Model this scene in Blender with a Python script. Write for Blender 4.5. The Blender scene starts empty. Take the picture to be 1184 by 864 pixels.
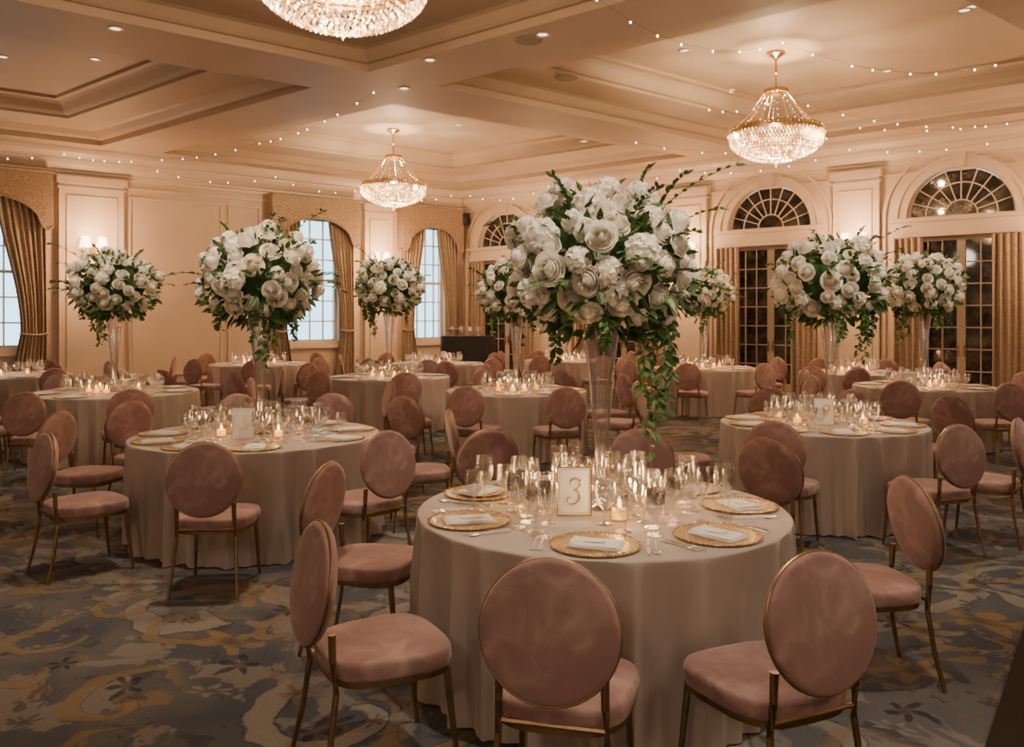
import bpy, math, random
from mathutils import Vector, Matrix, geometry
import bmesh
R=random.Random(7)
F=977.0; YH=365.0; H=1.67
pi=math.pi
COL=bpy.context.scene.collection
# ------------------------------------------------------------ materials
def newmat(name):
    m=bpy.data.materials.new(name); m.use_nodes=True
    nt=m.node_tree; nt.nodes.clear()
    out=nt.nodes.new('ShaderNodeOutputMaterial')
    return m,nt,out
class NB:
    def __init__(s,nt): s.nt=nt
    def n(s,t,**kw):
        x=s.nt.nodes.new(t)
        for k,v in kw.items(): setattr(x,k,v)
        return x
    def put(s,sock,v):
        if isinstance(v,bpy.types.NodeSocket): s.nt.links.new(v,sock)
        elif v is not None: sock.default_value=v
    def m(s,op,a,b=None,c=None):
        x=s.n('ShaderNodeMath',operation=op); s.put(x.inputs[0],a)
        if b is not None: s.put(x.inputs[1],b)
        if c is not None: s.put(x.inputs[2],c)
        return x.outputs[0]
    def v(s,op,a,b=None):
        x=s.n('ShaderNodeVectorMath',operation=op); s.put(x.inputs[0],a)
        if b is not None: s.put(x.inputs[1],b)
        return x.outputs['Value'] if op in('LENGTH','DISTANCE','DOT_PRODUCT') else x.outputs[0]
    def mix(s,f,a,b):
        x=s.n('ShaderNodeMix',data_type='RGBA'); s.put(x.inputs[0],f); s.put(x.inputs[6],a); s.put(x.inputs[7],b)
        return x.outputs[2]
    def noise(s,vec,scale,detail=3,rough=.5):
        x=s.n('ShaderNodeTexNoise'); s.put(x.inputs['Vector'],vec); x.inputs['Scale'].default_value=scale
        x.inputs['Detail'].default_value=detail; x.inputs['Roughness'].default_value=rough
        return x
    def ss(s,v,a,b):
        x=s.n('ShaderNodeMapRange',interpolation_type='SMOOTHSTEP'); s.put(x.inputs[0],v)
        x.inputs[1].default_value=a; x.inputs[2].default_value=b
        return x.outputs[0]
def rgb(*c): return (c[0],c[1],c[2],1.0)
def pbr(name,col,rough=.5,metal=0.0,col2=None,nscale=8,bump=0,bscale=40,sheen=0,lo=.35,hi=.65,spec=None,emis=None,estr=0,coord='Object',sheen_tint=None,dist=0):
    m,nt,out=newmat(name); b=NB(nt)
    p=b.n('ShaderNodeBsdfPrincipled'); nt.links.new(p.outputs[0],out.inputs[0])
    tc=b.n('ShaderNodeTexCoord').outputs[coord]
    p.inputs['Roughness'].default_value=rough; p.inputs['Metallic'].default_value=metal
    if spec is not None: p.inputs['Specular IOR Level'].default_value=spec
    if col2 is None: col2=tuple(c*.9 for c in col)
    nz=b.noise(tc,nscale,4); nz.inputs['Distortion'].default_value=dist
    f=b.ss(nz.outputs['Fac'],lo,hi)
    nt.links.new(b.mix(f,rgb(*col),rgb(*col2)),p.inputs['Base Color'])
    if bump:
        nb=b.noise(tc,bscale,3); bp=b.n('ShaderNodeBump'); bp.inputs['Strength'].default_value=bump; bp.inputs['Distance'].default_value=.01
        nt.links.new(nb.outputs['Fac'],bp.inputs['Height']); nt.links.new(bp.outputs[0],p.inputs['Normal'])
    if sheen:
        p.inputs['Sheen Weight'].default_value=sheen; p.inputs['Sheen Roughness'].default_value=.4
        if sheen_tint: p.inputs['Sheen Tint'].default_value=rgb(*sheen_tint)
    if emis: p.inputs['Emission Color'].default_value=rgb(*emis); p.inputs['Emission Strength'].default_value=estr
    return m
WALL=pbr('wall_paint',(.58,.465,.355),.55,col2=(.55,.44,.335),nscale=1.5,bump=.05)
TRIM=pbr('trim_paint',(.60,.495,.39),.42,col2=(.57,.47,.37),nscale=2)
CEIL=pbr('ceiling_paint',(.50,.395,.29),.6,col2=(.47,.37,.27),nscale=1)
DOORP=pbr('door_paint',(.46,.38,.30),.4,col2=(.42,.35,.27),nscale=2)
VELVET=pbr('rose_velvet',(.245,.140,.127),.85,col2=(.405,.262,.240),nscale=6,lo=.38,hi=.74,sheen=.5,sheen_tint=(1,.84,.80),bump=.12,bscale=250,dist=.9)
BRASS=pbr('antique_brass',(.36,.25,.13),.42,1.0,col2=(.28,.19,.10),nscale=20)
GOLD=pbr('polished_gold',(.85,.60,.28),.25,1.0,col2=(.75,.52,.24),nscale=30)
CLOTH=pbr('greige_tablecloth',(.46,.39,.345),.72,col2=(.42,.355,.315),nscale=3,sheen=.3,bump=.12,bscale=320)
WHITE=pbr('white_linen',(.88,.85,.81),.7,col2=(.84,.81,.77),nscale=10,bump=.15,bscale=60)
CARD=pbr('ivory_card',(.90,.86,.76),.6,col2=(.88,.84,.74),nscale=10)
CHINA=pbr('white_china',(.85,.82,.77),.15,nscale=4)
STEEL=pbr('silver_cutlery',(.88,.86,.83),.3,.85,nscale=12)
CANDLE=pbr('candle_wax',(.9,.8,.62),.5,emis=(1,.55,.2),estr=2.5)
BLACK=pbr('black_cloth',(.012,.012,.016),.7,nscale=4)
BLACKP=pbr('black_plastic',(.01,.01,.01),.35,nscale=4)
def leafmat(name,c1,c2):
    m,nt,out=newmat(name); b=NB(nt)
    p=b.n('ShaderNodeBsdfPrincipled'); nt.links.new(p.outputs[0],out.inputs[0])
    g=b.n('ShaderNodeNewGeometry')
    nt.links.new(b.mix(g.outputs['Random Per Island'],rgb(*c1),rgb(*c2)),p.inputs['Base Color'])
    p.inputs['Roughness'].default_value=.5
    return m
LEAF=leafmat('dark_green_leaf',(.022,.070,.016),(.095,.18,.05))
LEAF2=leafmat('fresh_green_leaf',(.050,.13,.03),(.14,.25,.07))
def rosemat():
    m,nt,out=newmat('ivory_petal'); b=NB(nt)
    p=b.n('ShaderNodeBsdfPrincipled')
    oi=b.n('ShaderNodeObjectInfo')
    c=b.mix(oi.outputs['Random'],rgb(.98,.96,.90),rgb(.97,.91,.80))
    nt.links.new(c,p.inputs['Base Color']); p.inputs['Roughness'].default_value=.6
    t=b.n('ShaderNodeBsdfTranslucent'); nt.links.new(c,t.inputs[0])
    mx=b.n('ShaderNodeMixShader'); mx.inputs[0].default_value=.28
    nt.links.new(p.outputs[0],mx.inputs[1]); nt.links.new(t.outputs[0],mx.inputs[2]); nt.links.new(mx.outputs[0],out.inputs[0])
    return m
PETAL=rosemat()
def thinglass(name,tint=(1,1,1),lo=.08,hi=.75,rough=.02,cut=0,cscale=100):
    m,nt,out=newmat(name); b=NB(nt)
    t=b.n('ShaderNodeBsdfTransparent'); t.inputs[0].default_value=rgb(*tint)
    g=b.n('ShaderNodeBsdfGlossy'); g.inputs['Roughness'].default_value=rough; g.inputs[0].default_value=rgb(1,1,1)
    lw=b.n('ShaderNodeLayerWeight'); lw.inputs[0].default_value=.4
    tc=b.n('ShaderNodeTexCoord')
    if cut:
        vo=b.n('ShaderNodeTexVoronoi'); vo.inputs['Scale'].default_value=cscale; nt.links.new(tc.outputs['Object'],vo.inputs['Vector'])
        bp=b.n('ShaderNodeBump'); bp.inputs['Strength'].default_value=cut; bp.inputs['Distance'].default_value=.004
        nt.links.new(vo.outputs['Distance'],bp.inputs['Height']); nt.links.new(bp.outputs[0],g.inputs['Normal'])
    mr=b.n('ShaderNodeMapRange'); nt.links.new(lw.outputs['Facing'],mr.inputs[0]); mr.inputs[3].default_value=lo; mr.inputs[4].default_value=hi
    mx=b.n('ShaderNodeMixShader'); nt.links.new(mr.outputs[0],mx.inputs[0]); nt.links.new(t.outputs[0],mx.inputs[1]); nt.links.new(g.outputs[0],mx.inputs[2])
    nt.links.new(mx.outputs[0],out.inputs[0]); return m
GLASS=thinglass('clear_glass',(1,1,1),.09,1.0,.07,.2,80)
VASEG=thinglass('crystal_vase_glass',(1,1,1),.14,1.0,.10)
GOLDGLASS=thinglass('gold_tinted_glass',(1,.85,.6),.15,.7,.15)
PANE=thinglass('window_glass',(.98,.99,1),.02,.2)
def darkglass():
    m,nt,out=newmat('night_window_glass'); b=NB(nt)
    p=b.n('ShaderNodeBsdfPrincipled'); nt.links.new(p.outputs[0],out.inputs[0])
    tc=b.n('ShaderNodeTexCoord'); nz=b.noise(tc.outputs['Object'],3.5,5,.7)
    f=b.ss(nz.outputs['Fac'],.40,.75)
    nt.links.new(b.mix(f,rgb(.016,.018,.020),rgb(.11,.10,.08)),p.inputs['Base Color'])
    p.inputs['Roughness'].default_value=.04; p.inputs['IOR'].default_value=1.6
    return m
NIGHT=darkglass()
def emit(name,col,st):
    m,nt,out=newmat(name); b=NB(nt)
    e=b.n('ShaderNodeEmission'); e.inputs[0].default_value=rgb(*col); e.inputs[1].default_value=st
    nt.links.new(e.outputs[0],out.inputs[0]); return m
BULB=emit('warm_bulb',(1,.76,.50),11)
FLAME=emit('candle_flame',(1,.62,.28),30)
DOWNL=emit('downlight_lens',(1,.78,.5),3)
def shademat():
    m,nt,out=newmat('glowing_fabric_shade'); b=NB(nt)
    p=b.n('ShaderNodeBsdfPrincipled'); p.inputs['Base Color'].default_value=rgb(.8,.65,.45)
    p.inputs['Emission Color'].default_value=rgb(1,.70,.42); p.inputs['Emission Strength'].default_value=8
    nt.links.new(p.outputs[0],out.inputs[0]); return m
SHADE=shademat()
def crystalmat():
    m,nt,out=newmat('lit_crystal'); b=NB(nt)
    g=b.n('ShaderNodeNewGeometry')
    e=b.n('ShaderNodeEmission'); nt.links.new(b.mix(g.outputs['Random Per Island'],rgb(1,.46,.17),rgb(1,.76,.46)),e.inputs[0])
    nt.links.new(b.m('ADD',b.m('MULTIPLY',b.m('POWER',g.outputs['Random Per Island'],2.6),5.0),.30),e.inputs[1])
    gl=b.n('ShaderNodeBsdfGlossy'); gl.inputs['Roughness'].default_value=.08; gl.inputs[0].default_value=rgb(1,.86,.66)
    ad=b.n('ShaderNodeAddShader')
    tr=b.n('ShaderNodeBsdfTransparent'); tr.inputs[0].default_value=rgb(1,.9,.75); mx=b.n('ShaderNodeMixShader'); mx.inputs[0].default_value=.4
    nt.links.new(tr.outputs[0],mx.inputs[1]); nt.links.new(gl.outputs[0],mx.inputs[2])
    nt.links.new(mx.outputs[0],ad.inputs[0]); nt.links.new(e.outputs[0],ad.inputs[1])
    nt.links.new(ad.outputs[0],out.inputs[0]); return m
CRYSTAL=crystalmat()
def damask(name,c1,c2,sc,rough=.6):
    m,nt,out=newmat(name); b=NB(nt)
    p=b.n('ShaderNodeBsdfPrincipled'); nt.links.new(p.outputs[0],out.inputs[0])
    tc=b.n('ShaderNodeTexCoord').outputs['Object']
    vo=b.n('ShaderNodeTexVoronoi'); vo.inputs['Scale'].default_value=sc
    nz=b.noise(tc,sc*1.2,3); wv=b.v('ADD',tc,b.v('MULTIPLY',nz.outputs['Color'],(.12,.12,.12)))
    nt.links.new(wv,vo.inputs['Vector'])
    s=b.m('SINE',b.m('MULTIPLY',vo.outputs['Distance'],22.0))
    f=b.ss(s,-.1,.4)
    nt.links.new(b.mix(f,rgb(*c1),rgb(*c2)),p.inputs['Base Color'])
    p.inputs['Roughness'].default_value=rough; p.inputs['Sheen Weight'].default_value=.2
    return m
DAMASK=damask('gold_damask',(.25,.175,.11),(.35,.26,.17),7)
DRAPE=damask('bronze_drape',(.24,.175,.12),(.33,.245,.165),9)
def lacegold():
    m,nt,out=newmat('gold_lace_charger'); b=NB(nt)
    p=b.n('ShaderNodeBsdfPrincipled'); nt.links.new(p.outputs[0],out.inputs[0])
    tc=b.n('ShaderNodeTexCoord').outputs['Object']
    vo=b.n('ShaderNodeTexVoronoi'); vo.inputs['Scale'].default_value=75; vo.feature='DISTANCE_TO_EDGE'; nt.links.new(tc,vo.inputs['Vector'])
    f=b.ss(vo.outputs['Distance'],.04,.2)
    nt.links.new(b.mix(f,rgb(.82,.58,.28),rgb(.36,.26,.15)),p.inputs['Base Color'])
    p.inputs['Metallic'].default_value=.8
    p.inputs['Roughness'].default_value=.3
    bp=b.n('ShaderNodeBump'); bp.inputs['Strength'].default_value=.7; bp.inputs['Distance'].default_value=-.003
    nt.links.new(f,bp.inputs['Height']); nt.links.new(bp.outputs[0],p.inputs['Normal'])
    return m
LACE=lacegold()
def carpet():
    m,nt,out=newmat('floral_carpet'); b=NB(nt)
    p=b.n('ShaderNodeBsdfPrincipled'); nt.links.new(p.outputs[0],out.inputs[0])
    tc=b.n('ShaderNodeTexCoord').outputs['Object']
    wn=b.noise(tc,1.3,2); w=b.v('MULTIPLY',b.v('SUBTRACT',wn.outputs['Color'],(.5,.5,.5)),(.6,.6,0))
    wf=b.noise(tc,10,3); w2=b.v('MULTIPLY',b.v('SUBTRACT',wf.outputs['Color'],(.5,.5,.5)),(.05,.05,0))
    co=b.v('ADD',b.v('ADD',tc,w),w2)
    n1=b.noise(co,1.3,2); n2=b.noise(b.v('ADD',co,(11,3,0)),2.8,4,.6); n3=b.noise(b.v('ADD',co,(5,17,0)),3.4,4,.6); n4=b.noise(b.v('ADD',co,(25,7,0)),6.5,3,.6)
    base=b.mix(b.ss(n1.outputs['Fac'],.36,.64),rgb(.070,.080,.098),rgb(.130,.128,.130))
    base=b.mix(b.m('MULTIPLY',b.ss(n2.outputs['Fac'],.54,.575),.7),base,rgb(.225,.205,.185))
    base=b.mix(b.m('MULTIPLY',b.ss(n3.outputs['Fac'],.61,.635),.6),base,rgb(.225,.160,.085))
    base=b.mix(b.m('MULTIPLY',b.ss(n4.outputs['Fac'],.60,.63),.6),base,rgb(.042,.046,.062))
    base=b.mix(b.m('MULTIPLY',b.ss(n4.outputs['Fac'],.38,.35),.45),base,rgb(.175,.125,.11))
    def polar(scale,off):
        vo=b.n('ShaderNodeTexVoronoi',voronoi_dimensions='2D'); vo.inputs['Scale'].default_value=scale
        cc=b.v('ADD',co,off); nt.links.new(cc,vo.inputs['Vector'])
        d=b.v('SUBTRACT',cc,vo.outputs['Position']); sx=b.n('ShaderNodeSeparateXYZ'); nt.links.new(d,sx.inputs[0])
        th=b.m('ARCTAN2',sx.outputs[1],sx.outputs[0])
        r=b.m('SQRT',b.m('ADD',b.m('MULTIPLY',sx.outputs[0],sx.outputs[0]),b.m('MULTIPLY',sx.outputs[1],sx.outputs[1])))
        sc=b.n('ShaderNodeSeparateColor'); nt.links.new(vo.outputs['Color'],sc.inputs[0])
        return th,r,sc
    for scale,off,fr,rm,colr in ((1.0,(3.3,1.7,0),14.0,.62,(.27,.25,.225)),(1.6,(8.3,4.7,0),21.0,.36,(.22,.16,.085))):
        th,r,sc=polar(scale,off)
        s=b.m('SINE',b.m('ADD',th,b.m('MULTIPLY',r,fr)))
        arm=b.m('MULTIPLY',b.ss(s,.64,.74),b.m('MULTIPLY',b.ss(r,.04,.08),b.m('SUBTRACT',1.0,b.ss(r,rm*.7,rm))))
        gate=b.ss(sc.outputs[0],.35,.37)
        base=b.mix(b.m('MULTIPLY',b.m('MULTIPLY',arm,gate),.72),base,rgb(*colr))
        ed=b.m('MULTIPLY',b.m('MULTIPLY',b.ss(s,.50,.56),b.m('SUBTRACT',1.0,b.ss(s,.60,.66))),b.m('SUBTRACT',1.0,b.ss(r,rm*.5,rm*.8)))
        base=b.mix(b.m('MULTIPLY',b.m('MULTIPLY',ed,gate),.5),base,rgb(.032,.034,.042))
    for scale,off,r0,r1,npet,ca,cb in ((1.4,(7.1,2.2,0),.13,.06,5,(.25,.175,.08),(.25,.23,.205)),(2.3,(4.3,5.4,0),.07,.04,5,(.018,.018,.024),(.19,.135,.115)),(3.0,(14.3,1.4,0),.05,.028,6,(.24,.22,.19),(.07,.085,.12))):
        th,r,sc=polar(scale,off)
        lim=b.m('ADD',b.m('MULTIPLY',b.m('COSINE',b.m('ADD',b.m('MULTIPLY',th,float(npet)),b.m('MULTIPLY',sc.outputs[1],6.0))),r1),r0)
        dlt=b.m('SUBTRACT',lim,r)
        gate=b.ss(sc.outputs[0],.55,.57)
        col=b.mix(b.ss(sc.outputs[2],.4,.6),rgb(*ca),rgb(*cb))
        col=b.mix(b.ss(r,r0*.1,r0*.8),rgb(.10,.07,.05),col)
        msk=b.m('MULTIPLY',b.ss(dlt,0,.014),gate)
        base=b.mix(b.m('MULTIPLY',msk,.72),base,col)
    g=b.noise(tc,160,2); base=b.mix(b.m('MULTIPLY',b.ss(g.outputs['Fac'],.4,.7),.35),base,rgb(.03,.03,.034))
    nt.links.new(base,p.inputs['Base Color']); p.inputs['Roughness'].default_value=.95
    p.inputs['Specular IOR Level'].default_value=.1
    bp=b.n('ShaderNodeBump'); bp.inputs['Strength'].default_value=.3; bp.inputs['Distance'].default_value=.006
    nt.links.new(g.outputs['Fac'],bp.inputs['Height']); nt.links.new(bp.outputs[0],p.inputs['Normal'])
    return m
CARPET=carpet()
DARKWOOD=pbr('dark_table_wood',(.012,.009,.007),.3,col2=(.03,.02,.014),nscale=6)
# ------------------------------------------------------------ mesh builder
class MB:
    def __init__(s): s.v=[]; s.f=[]
    def add(s,vs,fs,M=None):
        o=len(s.v)
        s.v.extend([(M@Vector(p)) if M is not None else Vector(p) for p in vs]); s.f.extend([[i+o for i in f] for f in fs]); return s
    def box(s,x0,x1,y0,y1,z0,z1,M=None):
        vs=[(x,y,z) for z in(z0,z1) for y in(y0,y1) for x in(x0,x1)]
        return s.add(vs,[(0,2,3,1),(4,5,7,6),(0,1,5,4),(2,6,7,3),(0,4,6,2),(1,3,7,5)],M)
    def rev(s,prof,n=24,M=None):
        vs=[];fs=[];idx=[]
        for r,z in prof:
            if r<1e-6: idx.append([len(vs)]*n); vs.append((0,0,z))
            else:
                idx.append(list(range(len(vs),len(vs)+n)))
                vs+= [(r*math.cos(2*pi*i/n),r*math.sin(2*pi*i/n),z) for i in range(n)]
        for a,bb in zip(idx,idx[1:]):
            for i in range(n):
                j=(i+1)%n; q=[a[i],a[j],bb[j],bb[i]]; u=[]
                for k in q:
                    if k not in u: u.append(k)
                if len(u)>2: fs.append(u)
        return s.add(vs,fs,M)
    def tube(s,path,rad,n=8,closed=False,M=None):
        path=[Vector(p) for p in path]; N=len(path); vs=[];fs=[]
        up=Vector((0,0,1))
        for i,p in enumerate(path):
            if closed: t=path[(i+1)%N]-path[i-1]
            else: t=path[min(i+1,N-1)]-path[max(i-1,0)]
            t.normalize()
            a=t.cross(up)
            if a.length<.05: a=t.cross(Vector((0,1,0)))
            a.normalize(); c=a.cross(t)
            r=rad(i/(N-1)) if callable(rad) else rad
            for k in range(n):
                w=2*pi*k/n; vs.append(p+a*r*math.cos(w)+c*r*math.sin(w))
        for i in range(N if closed else N-1):
            for k in range(n):
                a=i*n+k; b_=i*n+(k+1)%n; c=((i+1)%N)*n+(k+1)%n; d=((i+1)%N)*n+k
                fs.append((a,b_,c,d))
        if not closed: fs.append(list(range(n))[::-1]); fs.append(list(range((N-1)*n,N*n)))
        return s.add(vs,fs,M)
    def octa(s,c,r,h):
        x,y,z=c
        return s.add([(x+r,y,z),(x,y+r,z),(x-r,y,z),(x,y-r,z),(x,y,z+h*.6),(x,y,z-h)],[(0,1,4),(1,2,4),(2,3,4),(3,0,4),(1,0,5),(2,1,5),(3,2,5),(0,3,5)])
    def poly(s,outer,holes,d0,d1,T):
        loops=[outer]+list(holes)
        tris=geometry.tessellate_polygon([[Vector((p[0],p[1],0)) for p in l] for l in loops])
        flat=[p for l in loops for p in l]; n=len(flat)
        vs=[T(p[0],d0,p[1]) for p in flat]+[T(p[0],d1,p[1]) for p in flat]
        fs=[tuple(t) for t in tris]+[tuple(i+n for i in t) for t in tris]
        o=0
        for l in loops:
            k=len(l)
            for i in range(k):
                j=(i+1)%k; fs.append((o+i,o+j,o+j+n,o+i+n))
            o+=k
        return s.add(vs,fs)
    def mesh(s,name,mat,smooth=False,recalc=True,angle=40):
        me=bpy.data.meshes.new(name); me.from_pydata([tuple(p) for p in s.v],[],s.f); 
        if recalc:
            bm=bmesh.new(); bm.from_mesh(me); bmesh.ops.recalc_face_normals(bm,faces=bm.faces); bm.to_mesh(me); bm.free()
        me.materials.append(mat)
        if smooth:
            me.polygons.foreach_set('use_smooth',[True]*len(me.polygons)); me.set_sharp_from_angle(angle=math.radians(angle))
        me.update(); return me
def link(o): COL.objects.link(o); return o
def ob(name,data,loc=(0,0,0),rot=None,parent=None,label=None,cat=None,group=None,kind=None,M=None,scale=None):
    o=bpy.data.objects.new(name,data)
    if M is not None: o.matrix_basis=M
    else:
        o.location=loc
        if rot is not None: o.rotation_euler=rot
        if scale is not None: o.scale=(scale,)*3 if isinstance(scale,(int,float)) else scale
    if parent: o.parent=parent
    if label: o['label']=label
    if cat: o['category']=cat
    if group: o['group']=group
    if kind: o['kind']=kind
    return link(o)
def based(name,mb,mat,smooth=False,parent=None,**kw):
    xs=[p.x for p in mb.v]; ys=[p.y for p in mb.v]; zs=[p.z for p in mb.v]
    o=Vector(((min(xs)+max(xs))/2,(min(ys)+max(ys))/2,min(zs)))
    mb.v=[p-o for p in mb.v]
    me=mb.mesh(name,mat,smooth)
    loc=o-(parent.location if parent else Vector((0,0,0)))
    return ob(name,me,loc,parent=parent,**kw)
def catmull(pts,k=6):
    pts=[Vector(p) for p in pts]; o=[]
    for i in range(len(pts)-1):
        p0=pts[max(i-1,0)];p1=pts[i];p2=pts[i+1];p3=pts[min(i+2,len(pts)-1)]
        for j in range(k):
            t=j/k; o.append(.5*((2*p1)+(p2-p0)*t+(2*p0-5*p1+4*p2-p3)*t*t+(3*p1-p0-3*p2+p3)*t**3))
    o.append(pts[-1]); return o
# ------------------------------------------------------------ room frame
C=Vector((-1.307,22.4,0)); U1=Vector((-.779,-.628,0)).normalized(); U2=Vector((.771,-.637,0)).normalized()
N1=Vector((-U1.y,U1.x,0)); N1=N1 if N1.dot(U2)>0 else -N1
N2=Vector((-U2.y,U2.x,0)); N2=N2 if N2.dot(U1)>0 else -N2
A=24.0; B=24.0
TL=lambda u,d,z: C+U1*u+N1*d+Vector((0,0,z))
TB=lambda u,d,z: C+U2*u+N2*d+Vector((0,0,z))
AB=lambda a,b,z: C+U1*a+U2*b+Vector((0,0,z))
HC=4.9
def pxL(x):
    s=(x-592)/F; return (C.x-s*C.y)/(s*U1.y-U1.x)
def toab(P):
    d=P-C; det=U1.x*U2.y-U2.x*U1.y
    return ((d.x*U2.y-U2.x*d.y)/det,(U1.x*d.y-U1.y*d.x)/det)
rect=lambda a,b,c,d:[(a,c),(b,c),(b,d),(a,d)]
def arch(cu,r,zs,n=24): return [(cu+r*math.cos(pi*i/n),zs+r*math.sin(pi*i/n)) for i in range(n+1)]
ZS=3.42; ZD=3.08; ARCH=[1.45,4.93,8.41,11.89,15.37]; AR=.87
fl=MB(); c1,c2,c3,c4=[AB(*q,0) for q in((-.4,-.4),(A+.4,-.4),(A+.4,B+.4),(-.4,B+.4))]
fl.add([c1,c2,c3,c4],[(0,1,2,3)]); fl.add([p+Vector((0,0,-.2)) for p in(c1,c2,c3,c4)],[(0,1,2,3)])
fo=ob('floor',fl.mesh('floor',CARPET),kind='structure')
WINL=[(pxL(533)+.12,pxL(458)-.02),(pxL(410)+.02,pxL(308)-.02),(9.75,11.95)]
ins=.42
lw=MB(); lw.poly(rect(-.3,A+.3,0,5.7),[rect(a+ins,b-ins,1.05,3.95) for a,b in WINL],-.3,0,TL)
ob('wall_left',lw.mesh('wall_left',WALL),kind='structure')
bw=MB(); holes=[]
for c in ARCH: holes+= [arch(c,AR,ZS),rect(c-AR+.02,c+AR-.02,.02,ZD)]
bw.poly(rect(-.3,B+.3,0,5.7),holes,-.3,0,TB)
ob('wall_back',bw.mesh('wall_back',WALL),kind='structure')
w=MB(); w.poly(rect(-.3,A+.3,0,5.7),[],0,.3,lambda u,d,z:AB(u,B,z)+U2*d)
ob('wall_right',w.mesh('wall_right',WALL),kind='structure')
w=MB(); w.poly(rect(-.3,B+.3,0,5.7),[],0,.3,lambda u,d,z:AB(A,u,z)+U1*d)
ob('wall_rear',w.mesh('wall_rear',WALL),kind='structure')
CELLA=[(.95,8.1),(9.2,16.2),(17.3,23.3)]; CELLB=[(.85,7.3),(8.5,15.4),(16.6,23.3)]
PROF=[(0,HC),(0,5.0),(.06,5.0),(.10,5.03),(.18,5.12),(.25,5.14),(.95,5.14),(.95,5.19),(1.01,5.19),(1.05,5.23),(1.13,5.34),(1.18,5.38),(1.27,5.39),(1.27,5.44)]
cm=MB()
for ai in range(3):
    for bi in range(3):
        a0,a1=CELLA[ai]; b0,b1=CELLB[bi]; vs=[];fs=[]
        for i_,z in PROF: vs+=[AB(a0+i_,b0+i_,z),AB(a1-i_,b0+i_,z),AB(a1-i_,b1-i_,z),AB(a0+i_,b1-i_,z)]
        for k in range(len(PROF)-1):
            for j in range(4): fs.append((k*4+j,k*4+(j+1)%4,k*4+4+(j+1)%4,k*4+4+j))
        n=(len(PROF)-1)*4; fs.append((n,n+1,n+2,n+3)); cm.add(vs,fs)
ax=[-.3]+[x for c in CELLA for x in c]+[A+.3]; bx=[-.3]+[x for c in CELLB for x in c]+[B+.3]
for i in range(7):
    for j in range(7):
        if i%2==1 and j%2==1: continue
        cm.add([AB(ax[i],bx[j],HC),AB(ax[i+1],bx[j],HC),AB(ax[i+1],bx[j+1],HC),AB(ax[i],bx[j+1],HC)],[(0,1,2,3)])
cm.add([AB(-.4,-.4,5.7),AB(A+.4,-.4,5.7),AB(A+.4,B+.4,5.7),AB(-.4,B+.4,5.7)],[(0,1,2,3)])
ob('ceiling',cm.mesh('ceiling',CEIL,recalc=False),kind='structure')
def ceilz(a,b):
    for a0,a1 in CELLA:
        for b0,b1 in CELLB:
            i=min(a-a0,a1-a,b-b0,b1-b)
            if i>0: return 5.14 if .25<i<.95 else (5.44 if i>1.27 else 5.1)
    return HC
tn=[0]
def trim(mb,mat=TRIM,smooth=False):
    tn[0]+=1; return based('trim_%d'%tn[0],mb,mat,smooth,kind='structure')
CRN=[(0,4.38),(.03,4.38),(.03,4.44),(.07,4.46),(.07,4.5),(.12,4.52),(.2,4.6),(.24,4.68),(.24,4.71),(.32,4.73),(.38,4.8),(.4,4.86),(.4,4.9),(0,4.9)]
for T,L in((TL,A),(TB,B)):
    m=MB(); k=len(CRN); vs=[T(u,d,z) for u in(0,L) for d,z in CRN]
    fs=[(i,(i+1)%k,(i+1)%k+k,i+k) for i in range(k)]; m.add(vs,fs)
    m.poly(rect(0,L,4.22,4.27),[],0,.03,T); trim(m)
def baseboard(name,T,segs):
    m=MB()
    for a,b in segs:
        m.poly(rect(a,b,0,.2),[],0,.03,T); m.poly(rect(a,b,.2,.24),[],0,.018,T)
    based(name,m,TRIM,kind='structure')
baseboard('baseboard_left',TL,[(0,A)])
seg=[];p=0
for c in ARCH: seg.append((p,c-AR)); p=c+AR
seg.append((p,B)); baseboard('baseboard_back',TB,seg)
def frame(m,T,a,b,c,d,wd=.05,dp=.028,base=0):
    m.poly(rect(a,b,c,d),[rect(a+wd,b-wd,c+wd,d-wd)],base,base+dp,T)
    m.poly(rect(a+wd*.3,b-wd*.3,c+wd*.3,d-wd*.3),[rect(a+wd*.7,b-wd*.7,c+wd*.7,d-wd*.7)],base,base+dp*1.6,T)
def pilaster(T,a,b):
    m=MB(); m.poly(rect(a,b,0,4.38),[],0,.12,T)
    m.poly(rect(a-.04,b+.04,0,.3),[],0,.16,T); m.poly(rect(a-.05,b+.05,4.24,4.38),[],0,.19,T); m.poly(rect(a-.03,b+.03,4.14,4.18),[],0,.15,T)
    i=min(.12,(b-a)*.18); frame(m,T,a+i,b-i,.45,4.02,.035,.016,.12)
    trim(m)
pilaster(TL,2.22,2.98); pilaster(TL,8.45,9.62); pilaster(TL,12.1,13.2)
for c in(3.19,6.67,10.15,13.63,17.1): pilaster(TB,c-.42,c+.42)
m=MB()
for a,b in((5.56,6.3),(6.42,8.33)): frame(m,TL,a,b,.42,4.1,.05,.025)
trim(m)
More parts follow.
